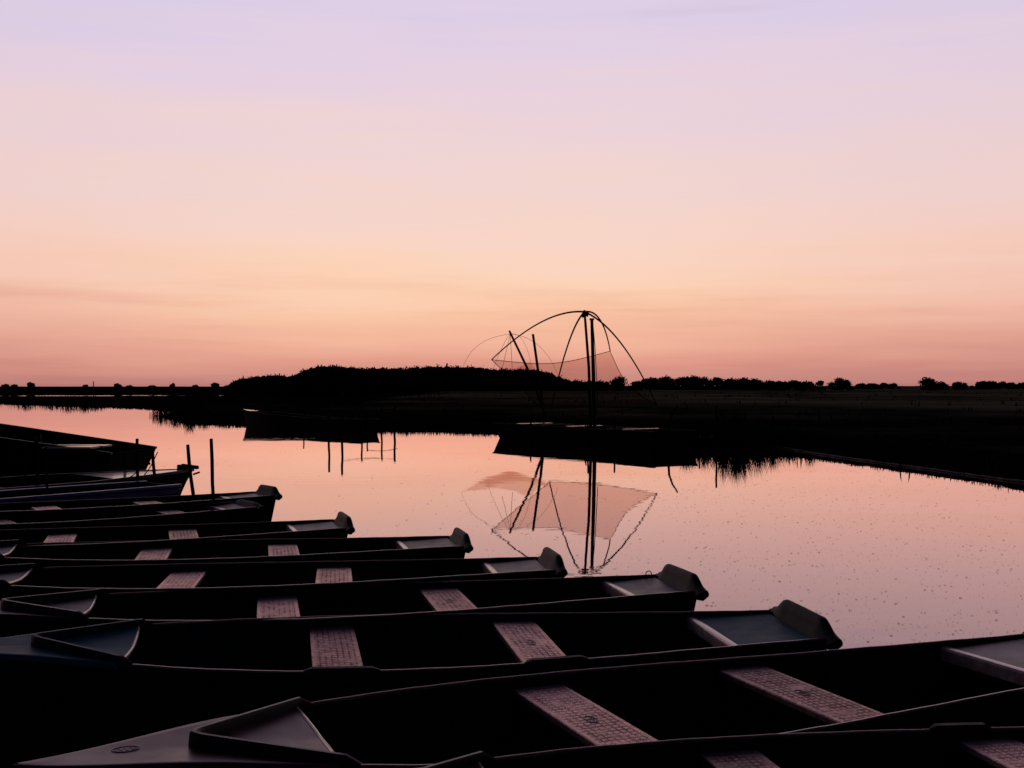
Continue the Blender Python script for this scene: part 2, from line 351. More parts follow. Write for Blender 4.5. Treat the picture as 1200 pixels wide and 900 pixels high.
def tuft(cx, cy, r, n, h):
    for i in range(n):
        a = random.uniform(0, 6.28); q = abs(random.gauss(0, .5))*r
        blade(gm, cx+math.cos(a)*q, cy+math.sin(a)*q*.7, 0, h*random.uniform(.45,1.05)*max(.4, 1-.35*q/r), .014+.0003*cy, random.uniform(.02,.45), random.uniform(0,6.28))
for px, d, r, n, h in [(188,70,.8,130,.7),(205,69,1.0,200,.9),(222,67.5,.7,200,1.12),(240,67,1.1,240,.85),(262,65,1.2,260,.7),(280,63,1.0,140,.6),(300,60,1,100,.5),
                       (848,36.2,.35,150,1.0),(862,36.0,.30,170,1.08),(872,36.0,.30,130,1.0),(888,36.1,.4,130,.85),(905,36.2,.5,120,.75),(792,36.3,.30,120,.62),(802,36.2,.28,130,.75),(812,36.0,.25,120,.66),(826,35.9,.3,120,.7),(840,35.8,.3,120,.6),(786,36.6,.3,100,.5),
                       (925,36.5,.5,120,.6),(950,36,.6,120,.6),(975,35,.5,90,.55),(1010,33.5,.7,90,.45),(1050,31,.6,70,.38),(1170,24.2,.16,90,.30),(1176,24.2,.12,40,.25),
                       (560,50.5,.8,110,.38),(575,50.2,.6,80,.42),(650,49.5,.9,110,.5),(500,53,1.2,110,.4),(470,54,1.0,90,.45),(30,107,1.6,140,.75),(60,105,1.4,120,.7),(80,103,1.8,150,.85),(100,101,1.8,140,.8),(112,99,1.2,90,.6)]:
    p = at(px, 500, d)
    if 780 < px < 960: n = int(n*1.7); h *= 1.22
    tuft(p.x, p.y, r, n, h)
for i in range(700):                                # rough meadow growth out to the tree line
    d = 30*math.exp(random.random()*1.9); x = d*random.uniform(-.5,.55); y = d
    z = land_z(x, y)
    if z < .25: continue
    h = random.uniform(.1,.32)*(1+.6*noise.noise((x*.1,y*.1,4)))
    for k in range(2): blade(gm, x+random.gauss(0,.15), y+random.gauss(0,.15), z, h, .02+.0009*d, random.uniform(.1,.6), random.uniform(0,6.28))
for i in range(3200):                                # sparse sedge in front of the far pond
    y = random.uniform(112, 168); x = random.uniform(-95, -8)*y/140; z = land_z(x, y)
    if z < .02: continue
    blade(gm, x, y, z, random.uniform(.1,.45)*(.5+.8*max(0,noise.noise((x*.08,y*.05,1)))), .10, random.uniform(.1,.6), random.uniform(0,6.28))
tag(gm.build('bank_grass', M['grass']), 'dark rough grass and reeds on the banks and meadow', 'grass', kind='stuff')

# ------------------------------------------------------------------ floating specks on the water
fm = MB()
def speck(x, y, r):
    n = random.randint(4,6); a0 = random.uniform(0,6.28); st = random.uniform(.5,1)
    fm.add([(x+math.cos(a0+k*6.28/n)*r*random.uniform(.6,1.1), y+math.sin(a0+k*6.28/n)*r*st*random.uniform(.6,1.1), .004) for k in range(n)], [tuple(range(n))])
for i in range(21000):
    y = 6.2*math.exp(random.random()*1.75); x = y*random.uniform(-.30,.46)
    den = .25+.5*noise.noise((x*.35,y*.25,1))+.75*smooth(-1.5,4,x)
    if random.random() > den*.95: continue
    speck(x, y, min(.014, math.exp(random.gauss(-5.48,.55)))*(.5+.065*y))
for i in range(130):
    y = 6.6*math.exp(random.random()*1.3); x = y*random.uniform(-.02,.44)
    cx, cy = x, y
    for k in range(random.randint(1,3)): speck(cx+random.gauss(0,.07), cy+random.gauss(0,.05), random.uniform(.008,.020))
tag(fm.build('floating_weed', M['speck']), 'scattered dark specks of weed and leaves floating on the pink water', 'water weed', kind='stuff')

# ------------------------------------------------------------------ trees
def leaf_ball(mb, c, r, n, sz, sq=.8):
    c = Vector(c)
    for i in range(n):
        v = Vector((random.gauss(0,1), random.gauss(0,1), random.gauss(0,1))).normalized()*(random.random()**.35)*r*random.uniform(.85,1.12)
        v.z *= sq; p = c+v
        a = Vector((random.gauss(0,1), random.gauss(0,1), random.gauss(0,1))).normalized(); b = a.orthogonal().normalized(); k = sz*random.uniform(.6,1.3)
        mb.add([p-a*k, p+b*k*.6, p+a*k, p-b*k*.6], [(0,1,2,3)])
def lump(mb, c, r, sq=.8, n=9):
    rows = []
    for j in range(n+1):
        th = math.pi*j/n; row = []
        for i in range(12):
            ph = 2*math.pi*i/12; v = Vector((math.sin(th)*math.cos(ph), math.sin(th)*math.sin(ph), math.cos(th)))
            q = r*(.82+.45*noise.noise(v*1.9+Vector(c)*.7)); row.append((c[0]+v.x*q, c[1]+v.y*q, c[2]+v.z*q*sq))
        rows.append(row)
    mb.loft(rows, closed=True)
def tree(px, ytop, wpx, d, label, group=None, kind='round', name='tree', gz=.55):
    top = at(px, ytop, d); h = top.z-gz; w = wpx*d/F
    root = empty(name, (top.x, d, gz-.1), label, 'tree', group)
    t = MB(); t.tube([(0,0,-.2),(w*.02,0,h*.3),(w*.04,0,h*.62)], [h*.05+.04, h*.035+.03, h*.015+.02], 7)
    for k in range(4):
        a = k*1.57+random.random(); t.tube([(w*.02,0,h*.28),(math.cos(a)*w*.16,math.sin(a)*w*.16,h*.5),(math.cos(a)*w*.28,math.sin(a)*w*.28,h*.66)], [h*.02+.02,h*.014+.015,.015], 5)
    t.build('trunk', M['bark'], root)
    cr = MB(); nb = max(5, int(4+w/1.2))
    for k in range(nb):
        a = random.uniform(0, 6.28); q = math.sqrt(random.random())*.36
        x, y = math.cos(a)*w*q, math.sin(a)*w*q*.8
        if kind == 'round':
            rr = min(w*.26, h*.36)*random.uniform(.75,1.1); zc = h*(1-.62*(abs(x)/(w*.5))**2)-rr*.95; zc = max(zc, rr*.45)
            if k == 0: x = 0; rr = min(w*.28, h*.4); zc = h-rr*.85
        else:
            rr = w*.22*random.uniform(.7,1.1); zc = random.uniform(.25,.9)*h; x *= 1-zc/h*.7
        lump(cr, (x,y,zc), rr*.8); leaf_ball(cr, (x,y,zc), rr*1.22, 130, max(.10, .0009*d), .85)
    if kind == 'round':                              # skirts of low branches and brush down to the ground
        for k in range(max(4, int(w/.8))):
            x = random.uniform(-.5,.5)*w; rr = h*random.uniform(.20,.34); leaf_ball(cr, (x,random.uniform(-.2,.2)*w,rr*.7), rr, 60, max(.10,.0011*d), .9); lump(cr, (x,0,rr*.6), rr*.8)
    cr.build('crown', M['leaf'], root)
    return root
TL = 'rounded dark tree in the unbroken line along the far right meadow edge'
TG = 'trees along the right horizon'
for px, yt, w, d in [(768,441,22,250),(782,440.5,20,255),(797,441,20,250),(812,440.5,24,258),(828,441.5,20,252),(843,442,20,256),(858,443,20,250),(872,442,22,255),(886,442.5,20,250),(901,444,18,252),(915,445.5,18,255),(930,445.5,20,250),(945,446,18,252)]:
    tree(px+random.uniform(-4,4), yt+random.uniform(-.6,1.6), w*random.uniform(1.2,2.0), d+random.uniform(-12,12), TL, TG)
tree(961, 446, 11, 240, 'small round tree just left of the wide domed tree on the right horizon', TG)
tree(984, 442.5, 30, 240, 'wide dome shaped tree on the right horizon at the end of the tree line', TG)
TS = 'low dark bush in the broken scrub row right of the domed tree'
for px, yt, w in [(1010,448,10),(1022,448,14),(1036,447.5,12),(1047,448.5,8)]: tree(px, yt+random.uniform(-.3,1.2), w*random.uniform(1.2,1.9), 300, TS, TG)
tree(1086, 441.8, 25, 240, 'tallest lone round tree standing out on the right horizon', TG)
tree(1104, 447.2, 14, 245, 'small bush hugging the right foot of the tallest lone round tree', TG)
tree(1124, 447, 20, 280, 'low flat topped tree right of the tallest lone round tree', TG)
TE = 'low tree in the hedge line running out of the picture on the right'
for px, yt, w in [(1150,447,12),(1160,446.6,14),(1174,447.2,14),(1188,447.6,16),(1204,447,16)]: tree(px+random.uniform(-3,3), yt+random.uniform(-.5,1.2), w*random.uniform(1.1,2.0), 290, TE, TG)
tree(727, 441, 24, 230, 'small domed tree seen through the lift net beside its mast', TG)
tree(746, 446.5, 16, 240, 'low bush seen just right of the net frame', TG)
tree(704, 446, 20, 245, 'low bush behind the foot of the net mast', TG)
tree(36, 448, 9, 260, 'small upright tree alone on the far left horizon', 'trees on the left horizon')
tree(8, 450, 14, 280, 'low bush at the far left edge of the horizon', 'trees on the left horizon')
tree(17, 450.5, 10, 280, 'tiny bush beside the small upright tree on the left', 'trees on the left horizon')
tree(101, 451, 9, 330, 'tiny round bush just left of the thin far pole', 'trees on the left horizon')
tree(137, 449.5, 11, 300, 'small round tree right of the thin far pole on the left', 'trees on the left horizon')
tree(152, 451.5, 12, 320, 'low bush right of the small round tree on the left', 'trees on the left horizon')
tree(178, 451.5, 12, 320, 'low hedge bush midway along the left horizon', 'trees on the left horizon')
tree(203, 449.4, 7, 290, 'tiny round tree left of the pair near the wood', 'trees on the left horizon')
tree(229, 451, 7, 300, 'tiny low bush between the small trees near the wood', 'trees on the left horizon')
tree(252, 448.6, 10, 280, 'small round tree next to the left end of the wood', 'trees on the left horizon')
# the wood: one mass
wm = MB(); PROF = [(268,450),(276,446),(285,443),(300,441),(318,439),(338,440),(352,436),(362,431),(375,428.5),(390,427.5),(410,429.5),(430,431),(445,430.5),(462,431.5),(480,430.5),(500,428.5),(520,428.5),(545,429),(566,430.5),(588,433),(600,432),(612,431.5),(628,432.5),(640,435),(655,441),(672,445.5),(690,446.5),(712,447.5)]
px = 268.0
while px < 712:
    for row, d in ((0,232),(1,250),(2,272)):
        d2 = d+random.uniform(-8,8); yt = interp(PROF, px)+random.uniform(-.5,2.0)+(2-row)*random.uniform(0,1.6)
        top = at(px+random.uniform(-3,3), yt, d2); h = top.z-.3; r = min(1.5, max(.45, h*.42))*random.uniform(.7,1.1)
        lump(wm, (top.x, d2, top.z-r*.8), r*.86, .9); leaf_ball(wm, (top.x, d2, top.z-r*.8), r*1.02, 46, .21, .95)
        if h > r*1.4:
            lump(wm, (top.x+random.uniform(-.5,.5), d2-1, max(.5, h*.42)), max(r, h*.40), 1.0)
        if random.random() < .05:                    # a pointed conifer tip above the mass
            for k in range(16):
                q = k/15; leaf_ball(wm, (top.x, d2, top.z+.45-q*1.3), .06+.5*q, 3, .14)
    px += 3.1
tag(wm.build('wood', M['leaf']), 'dark distant wood rising as one low mass behind the nets', 'wood', kind='stuff')

# ------------------------------------------------------------------ punts
UM = 3.0
def hbr(u):
    if u < 1.6: return interp([(.34,.010),(.46,.06),(.8,.185),(1.2,.345),(1.6,.476)], u)
    t = u-UM; p = .6624-.0208*t-.0836*t*t+.0187*t**3
    return max(p, .0)
def hgw(u):
    t = u-UM; return -.05*smooth(1.2,.35,u)+.45-.0131*t+.0081*t*t-.0009*t**3
UB, US = .34, 5.46                                   # stem and stern at gunwale level
def stations(a, b, n): return [lerp(a, b, i/(n-1)) for i in range(n)]
def side_pt(u, s, k, inset=0.0):                     # a point on the hull side, k = 0 at the gunwale, 1 at the chine
    t = (u-UB)/(US-UB); ub = lerp(1.05, 5.34, t)
    zb = -.24+.30*max(0, 1-t*3.2)**2+.06*max(0, (t-.8)/.2)**2
    b = hbr(u)-inset
    return (lerp(u, ub, k), s*max(.004, lerp(b, b*.80, k)), lerp(hgw(u), zb, k))
def blob_ring(c, rx, ry, n=28):
    return [(c[0]+math.cos(2*math.pi*i/n)*rx, c[1]+math.sin(2*math.pi*i/n)*ry, c[2]) for i in range(n+1)]
def emblem(c, rx, ry, mat, parent):                  # oval badge with a looping flourish
    e = MB(); e.tube(blob_ring(c, rx, ry), .0022, 6, False); e.tube(blob_ring(c, rx*.82, ry*.78), .0012, 5, False)
    e.tube([(c[0]+(-.62+1.24*i/30)*rx, c[1]+math.sin(i*.62)*ry*.38*(1-.4*abs(i-15)/15), c[2]) for i in range(31)], .0015, 5)
    e.build('emblem', mat, parent, True)
def punt(name, x, y, th, rl, pt, dz, sc, du, dd, hull, deck, label, cat, group, pads=(), ring=False, seats=None, ud=None, wl=.552, ext=0, badges=()):
    root = empty(name, (0,0,0), label, cat, group)
    c, s = math.cos(th), math.sin(th)
    X = Vector((c, s, pt)).normalized(); Y = Vector((-s, c, rl)); Y = (Y-X*Y.dot(X)).normalized(); Z = X.cross(Y)
    R = Matrix((X, Y, Z)).transposed().to_4x4()
    root.matrix_world = Matrix.Translation((x, y, dz)) @ R @ Matrix.Scale(sc, 4)
    us = stations(UB, US, 44)
    def o(p): return (p[0]-UM+ext*smooth(3.9, 5.0, p[0]), p[1], p[2])           # boat frame: origin amidships on the waterline
    h = MB(); rows = []
    for u in us:
        r = [side_pt(u, 1, k) for k in (0,.03,.3,.65,1)]
        r += [side_pt(u, -1, k) for k in (1,.65,.3,.03,0)]
        # inside skin
        ins = .022 if hbr(u) > .06 else hbr(u)*.4
        t = (u-UB)/(US-UB)
        def inn(sg, k):
            p = side_pt(u, sg, k, ins); return (p[0], p[1], max(p[2], .07))
        r += [inn(-1, k) for k in (.005,.3,.62,.66)]+[inn(1, k) for k in (.66,.62,.3,.005)]
        rows.append([o(p) for p in r])
    h.loft(rows, closed=True)
    n = len(rows[0]); last = [len(h.v)-n+k for k in range(10)]
    h.f.append(tuple(last)); h.f.append(tuple(len(h.v)-n+k for k in (9,10,11,12,13,14,15,16,17,0)))
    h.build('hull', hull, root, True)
    # gunwale rim
    for sg in (1, -1):
        g = MB(); rr = []
        for u in stations(1.57, 5.42, 60):
            b = hbr(u); z = hgw(u); wv = .0008*math.sin(u*13+x)+.0006*math.sin(u*31)
            prof = [(-.012,-.004),(-.011,.003),(-.005,.006),(.001,.005),(.004,.0),(.004,-.005)]
            rr.append([o((u, sg*(b+q[0]), z+q[1]+wv)) for q in prof])
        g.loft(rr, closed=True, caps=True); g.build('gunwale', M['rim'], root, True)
    # bow deck, cambered, with a moulded edge at its rear
    d = MB(); rr = []
    for u in stations(UB+.01, 1.50, 22):
        b = hbr(u)-.008; z = hgw(u)+.004
        row = [o((u+.02*(1-(k/8)**2), b*k/8, z-.026*smooth(.5,1.5,u)*(1-abs(k)/8)**.7)) for k in range(-8, 9)]
        rr.append([o((u, -b-.016, z-.030)), o((u, -b-.014, z-.012)), o((u, -b-.007, z-.003))]+row+[o((u, b+.007, z-.003)), o((u, b+.014, z-.012)), o((u, b+.016, z-.030))])
    d.loft(rr)
    lastrow = rr[-1][3:-3]; d.add([*lastrow, *[(p[0]-.015, p[1], p[2]-.05) for p in lastrow]], [(k+1, k, k+17, k+18) for k in range(16)])
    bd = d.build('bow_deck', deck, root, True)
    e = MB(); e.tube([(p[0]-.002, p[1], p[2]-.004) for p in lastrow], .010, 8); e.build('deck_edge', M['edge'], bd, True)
    if ring: emblem((.75-UM, .045, hgw(.75)+.001), .052, .036, M['badge'], bd)
    # V shaped coaming
    k_ = MB()
    def dz_(u, v):
        b = hbr(u); return hgw(u)+.004-.026*smooth(.5,1.5,u)*(1-min(1, abs(v)/max(.02, b)))**.7
    path = []
    for i in range(-20, 21):
        q = abs(i)/20; sg = 1 if i >= 0 else -1
        v = sg*.440*q; u = .975+.545*q
        if q < .14: u += .03*(1-q/.14)**2
        top = lerp(.562, .530, q)
        path.append((u, v, top))
    wings = lambda p, q: p
    rr = []
    for i, (u, v, top) in enumerate(path):
        tn = Vector((path[min(i+1,40)][0]-path[max(i-1,0)][0], path[min(i+1,40)][1]-path[max(i-1,0)][1], 0)).normalized(); nn = Vector((-tn.y, tn.x, 0))
        if nn.x > 0: nn = -nn                         # towards the bow
        base = dz_(min(u,1.5), v)-.02
        pr = [(.022, base), (.016, top-.012), (.008, top), (-.008, top), (-.015, top-.012), (-.015, base)]
        rr.append([o((u+nn.x*a, v+nn.y*a, z)) for a, z in pr])
    for end, sgn in ((0,-1),(-1,1)):                 # the wings drop to the gunwale
        u, v, top = path[end]; new = []
        for a, z in [(.022,.462),(.016,.488),(.008,.494),(-.008,.494),(-.015,.488),(-.015,.462)]: new.append(o((u+.055+a*-.7, v+sgn*(.014+a*.5), z)))
        if end == 0: rr.insert(0, new)
        else: rr.append(new)
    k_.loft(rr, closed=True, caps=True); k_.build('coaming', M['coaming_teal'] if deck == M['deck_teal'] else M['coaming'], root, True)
    # thwarts
    sw = .2721; ws = .4036
    for bi, u0 in enumerate(seats if seats else (2.5892+du, 3.7276+du)):
        um = u0+sw/2; hv = hbr(um)*(1-.20*(hgw(um)-ws)/(hgw(um)+.1))-.024
        bm = MB(); bm.box((0,0,-.0175), (sw, 2*hv, .035)); 
        be = bm.build('thwart', M['bench'], root, False, .006); be.location = (um-UM, 0, ws)
        if bi in badges: emblem((0,0,.0), .026, .055, M['badge'], be)
    # stern deck and its rounded front edge
    u0 = (ud if ud else 5.0+dd); z = .4212
    sd = MB(); rr = []
    for u in stations(u0+.03, 5.40, 8):
        b = hbr(u)*(1-.20*(hgw(u)-z)/(hgw(u)+.1))-.02
        zr = z-.012+.022*(u-u0)/max(.05, 5.40-u0); rr.append([o((u, b*k/6, zr+.010*(abs(k)/6)**2)) for k in range(-6, 7)])
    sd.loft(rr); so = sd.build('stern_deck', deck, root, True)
    b = hbr(u0)*(1-.20*(hgw(u0)-z)/(hgw(u0)+.1))-.02
    ed = MB(); prof = [(-.016,-.07),(-.016,-.010),(-.008,.001),(.012,.004),(.034,.0),(.044,-.014)]
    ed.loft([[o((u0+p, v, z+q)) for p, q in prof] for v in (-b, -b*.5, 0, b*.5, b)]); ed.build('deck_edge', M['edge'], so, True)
    # raised stern lip with flared shoulders
    lp = MB(); rr = []
    for i in range(-24, 25):
        q = abs(i)/24*.455; v = math.copysign(q, i)
        t = interp([(0,wl),(.255,wl-.001),(.285,wl-.010),(.325,lerp(wl,.466,.40)),(.37,lerp(wl,.466,.76)),(.41,.474),(.455,.464)], q)
        bk = interp([(0,0),(.28,0),(.455,.006)], q)
        prof = [(5.385,.412),(5.410,.432),(5.440,lerp(.436,t,.55)),(5.452,max(.425,t-.012)),(5.464,t-.002),(5.478,t),(5.494,t-.006),(5.502,t-.022),(5.500,.425),(5.46,.395)]
        rr.append([o((u+bk, v, zv)) for u, zv in prof])
    lp.loft(rr, closed=True, caps=True); lp.build('stern_lip', M['lip'], root, True)
    # rowlock pads on the rail
    for sg, a, b_ in pads:
        p = MB(); rr = []
        for u in stations(a, b_, 10):
            e_ = min(1, min(u-a, b_-u)/.03+.35); bb = hbr(u); zt = hgw(u)
            rr.append([o((u, sg*(bb+q[0]*e_), zt+q[1]*e_)) for q in [(-.028,-.03),(-.030,.010),(-.018,.024),(.020,.024),(.032,.010),(.032,-.05)]])
        p.loft(rr, closed=True, caps=True); p.build('rowlock_pad', M['rubber'], root, True)
    return root
PG = 'punts moored side by side'
PUNTS = [
 ('A', (1.2298,4.1919,.1861,-.0047,.0046,.1093,.8706,0,0), 'hull_blue','deck_warm_sheen','nearest dark blue punt, cut off by the bottom edge of the photo', ((1,3.66,3.95),), (2.5393,3.7717)),
 ('B', (.5821,5.4279,.3764,.004,.0108,-.0021,.989,.031,-.145), 'hull_blue','deck_warm_sheen','dark punt with a purplish bow deck bearing an oval badge, lower left', (), None),
 ('C', (-.6336,6.7825,.1868,.025,-.0005,-.0022,.9881,-.0989,-.1136), 'hull_teal','deck_teal','teal punt with two dark rubber pads on its near rail', ((-1,2.44,2.83),(-1,3.60,3.96)), None),
 ('D', (-1.2365,7.9289,.2051,-.0157,.0134,.0016,1.008,-.0325,.03), 'hull_black','deck_black','black punt right behind the teal one, a small ring by its stern', (), None),
 ('E', (-2.1451,8.9918,.147,-.0188,.012,.0017,1.0087,-.0732,-.0141), 'hull_black','deck_black','black punt whose stern ends just below the left foot of the net reflection', (), None),
 ('F', (-2.8555,10.455,.213,-.0069,.0026,-.0022,.988,-.0157,-.0784), 'hull_black','deck_black','black punt with a brownish stern lip, third beyond the teal punt', (), None),
 ('G', (-4.0683,11.3346,.2961,-.0011,.011,.0008,1.0044,.0479,-.0498), 'hull_black','deck_black','black punt with a narrow bluish stern, fourth beyond the teal punt', (), None),
 ('H', (-5.3401,13.9534,.5137,-.0232,.0083,.0069,1.0353,.2165,-.0182), 'hull_black','deck_black','farthest lipped punt, its high stern beside the tall upright mooring post', (), None),
]
for n, p, hm, dm, lab, pads, sts in PUNTS:
    r_ = punt('punt', *p, M[hm], M[dm], lab, 'punt', PG, pads, n == 'B', sts, None, .552, .30 if n == 'B' else 0, {'A':(1,),'B':(0,1),'C':(1,),'D':(1,)}.get(n, ()))
    if n == 'D':
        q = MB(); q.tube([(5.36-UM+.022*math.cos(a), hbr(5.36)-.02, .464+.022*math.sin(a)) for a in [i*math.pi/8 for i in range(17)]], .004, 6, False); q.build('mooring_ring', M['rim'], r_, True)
# a shorter rowing boat squeezed in front of the farthest lipped punt
th = .60; u_ = (4.5-UM)*.92
punt('rowing_boat', -3.88-u_*math.cos(th), 13.68-u_*math.sin(th), th, 0, 0, .045, .92, 0, 0, M['hull_black'], M['deck_black'],
     'short black rowing boat wedged between two punts, its two seats skewed to the right', 'rowing boat', PG, (), False, (2.364, 4.364), 5.10, .50)

# ------------------------------------------------------------------ older wooden boats behind the punts
def wooden_boat(name, tip, ang, length, bw, z0, z1, label, mats, stripe=None, deck_len=0, stern=.75, benches=(), zdeck=None, extra=None):
    """tip is the end nearest the open water; the hull runs back from it along -x of its own frame"""
    root = empty(name, (tip[0], tip[1], 0), label, 'boat', 'old wooden boats behind the punts', ang)
    def hb(q): return bw*min(1, (lerp(stern, 1, min(1, q*3.2)**.7) if stern > .3 else (q*2.6)**.75 if q*2.6 < 1 else 1)*1)*(1-.35*max(0, (q-.7)/.3)**2)
    def hz(q): return lerp(z0, z1, min(1, q/.5)) if z1 > 1 else lerp(z0, z1, q)
    N = 26; h = MB(); rows = []
    for i in range(N):
        q = i/(N-1); xx = -q*length; b = max(.02, hb(q)); z = hz(q); xb = xx-.32*(1-q)
        o_ = [(xx,b,z),(lerp(xx,xb,.5),b*.93,z*.5),(xb,b*.8,-.12),(xb,-b*.8,-.12),(lerp(xx,xb,.5),-b*.93,z*.5),(xx,-b,z)]
        bi = max(.01, b-.035)
        o_ += [(xx-.04*(1-q),-bi,z-.004),(lerp(xx,xb,.6)-.04,-bi*.88,.12),(lerp(xx,xb,.6)-.04,bi*.88,.12),(xx-.04*(1-q),bi,z-.004)]
        rows.append(o_)
    h.loft(rows, closed=True, caps=False); h.f.append((5,4,3,2,1,0)); h.f.append((9,8,7,6,5,0)); n = 10*(N-1); h.f.append(tuple(n+k for k in range(6)))
    h.build('hull', mats[0], root)
    for sg in (1,-1):
        g = MB(); g.loft([[(-q*length, sg*(max(.02,hb(q))+a), hz(q)+z) for a, z in ((-.045,-.02),(-.045,.018),(.02,.018),(.028,-.02))] for q in [i/30 for i in range(31)]], closed=True, caps=True)
        g.build('gunwale', mats[1], root)
    if stripe:
        for sg in (1,-1):
            g = MB(); g.loft([[(-q*length-.02, sg*(max(.02,hb(q))*.99+a), hz(q)-.075+z) for a, z in ((-.02,-.035),(-.02,.035),(.022,.035),(.018,-.035))] for q in [i/30 for i in range(31)]], closed=True, caps=True)
            g.build('rubbing_strake', stripe, root)
    if deck_len:
        d = MB(); rr = []
        for i in range(10):
            q = i/9*deck_len/length; b = max(.015, hb(q)-.03); z = hz(q)+.006
            rr.append([(-q*length-.01, b*k/4, z+.006*(1-(k/4)**2)) for k in range(-4,5)])
        d.loft(rr); d.build('foredeck', mats[2], root)
    for a, w, zz_ in benches:
        b = hb(a/length)-.04; bm = MB(); bm.box((-a,0,zz_), (w,2*b,.04)); bm.build('thwart', mats[2], root, False, .006)
    return root
# blue striped punt
a_ = math.atan2(2.1,1.74)
r = wooden_boat('wooden_boat', (-5.02,17.15), a_, 5.2, .55, .46, .46, 'black boat with a thin blue stripe along its side and a square end', (M['boat_tar'],M['blue_paint'],M['deck_black']), M['blue_paint'], 0, .78, ((1.6,.25,.34),(3.0,.25,.34)))
# boat with the pale triangular foredeck
tip = at(226, 553, 19.8)
r = wooden_boat('wooden_boat', (tip.x, tip.y), math.radians(47), 6.0, .93, .47, .40, 'black boat with a pale triangular foredeck and a blunt stem head', (M['boat_tar'],M['hull_black'],M['wood_pale']), None, 1.75, .1, ((3.0,.25,.30),(4.2,.25,.30)))
q = MB(); q.box((-.16,0,.50),(.17,.20,.12)); q.build('stem_head', M['wood'], r, False, .015)
q = MB(); q.tube([(-.20,.0,.535),(.10,.0,.50)], [.045,.03], 8); q.build('stem_bar', M['wood'], r)
q = MB(); q.tube([(-.05,-.10,.40),(.11,-.02,.42)], .016, 6); q.build('mooring_pin', M['wood'], r)
# the large boat
tip = at(178, 524, 22.4)
r = wooden_boat('wooden_boat', (tip.x, tip.y-1.0), math.radians(-6), 8.5, 1.12, .70, 1.26, 'largest black wooden boat, its high side rising to the left edge', (M['boat_tar'],M['hull_black'],M['wood_pale']), None, 0, .86, ())
for a, w, zz_ in ((.95,.12,.60),):
    pass
for yy, x0, x1, zz_ in ((-.45,-.30,-1.28,.80),(-.95,-.30,-1.18,.80)):
    q = MB(); q.box(((x0+x1)/2,yy,zz_),(abs(x1-x0),.36,.035)); q.build('side_bench', M['wood_pale'], r, False, .006)
q = MB(); q.box((-4.35,.0,1.06),(2.2,1.75,.05)); q.build('foredeck', M['deck_warm_sheen'], r, False, .01)
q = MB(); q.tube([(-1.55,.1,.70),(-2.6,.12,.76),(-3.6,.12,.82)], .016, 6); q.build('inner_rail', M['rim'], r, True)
q = MB(); q.tube([(-1.62,-.35,1.02),(-1.60,-.36,.85),(-1.52,-.40,.70),(-1.36,-.42,.60),(-1.28,-.45,.48)], .03, 7); q.build('hose', M['hull_teal'], r, True)

# ------------------------------------------------------------------ mooring posts
def post(pts, r, label, group='mooring posts beside the boats', name='mooring_post'):
    b = Vector(pts[0]); m = MB()
    P = [Vector(p)-Vector((b.x,b.y,0)) for p in pts]
    n = 7; Q = []
    for i in range(n):
        t = i/(n-1); p = P[0].lerp(P[-1], t); p.x += math.sin(i*2.1+b.x)*r*.22; p.y += math.cos(i*1.7)*r*.2; Q.append(p)
    m.tube(Q, [r*(1.08-.12*i/(n-1)+.05*math.sin(i*3)) for i in range(n)], 9)
    o = m.build(name, M['pole'], None, True); o.location = (b.x, b.y, 0)
    return tag(o, label, 'post', group)
def mpost(px0, px1, ytop, yb, d, wpx, label):        # leaning from px1 (row yb) up to px0 (row ytop)
    t = at(px0, ytop, d); lo = at(px1, yb, d); k = (lo.z+.4)/(t.z-lo.z); b = lo+(lo-t)*k
    return post([b, t], wpx*d/F/2, label)
mpost(247.3,250,514,586,14.45,4.2,'tall upright mooring post standing alone right of the leaning one')
mpost(219.6,226,521,580,17.2,4.2,'mooring post leaning left beside the stem of the pale decked boat')
mpost(160.5,161,514,560,17.7,3.8,'taller of the two posts in front of the pale foredeck')
mpost(178.5,181,524,557,17.9,3.8,'shorter post in front of the pale foredeck, tied with a rope')
mpost(43,43.5,513,560,17.2,4.4,'taller of two thin posts in front of the large boat on the left')
mpost(54,55,524,581,15.7,3.0,'thinner post right of the tall one in front of the large boat on the left')
mpost(29,29.5,522,555,18.5,2.4,'faint stub post near the left edge in front of the large boat')
mpost(146,146.5,519,552,19.9,3.5,'dark post against the square end of the large boat')
q = MB(); p0 = at(181,534,17.85); p1 = at(175,543,18.0); p2 = at(166,559,18.6); p3 = at(147,560,18.5)
pts = []
for a, b, sag in ((at(184.5,530,18.1),at(166,559.5,18.9),.05),):
    for i in range(12):
        t = i/11; v = a.lerp(b, t); v.z -= sag*math.sin(math.pi*t); pts.append(v)
q.tube(pts, .009, 6); kn = [at(174.6+math.cos(i)*.9, 543.2+math.sin(i)*.9, 18.42) for i in range(8)]; q.tube(kn, .014, 6)
tag(q.build('mooring_rope', M['rope'], None, True), 'knotted mooring rope slanting from the shorter post to the pale foredeck', 'rope')
q = MB(); a, b = at(160,553,17.72), at(146,560,18.3); pts = []
for i in range(10):
    t = i/9; v = a.lerp(b, t); v.z -= .03*math.sin(math.pi*t); pts.append(v)
q.tube(pts, .008, 6); tag(q.build('mooring_rope', M['rope'], None, True), 'short thin rope from the taller foredeck post down to the pale deck', 'rope')

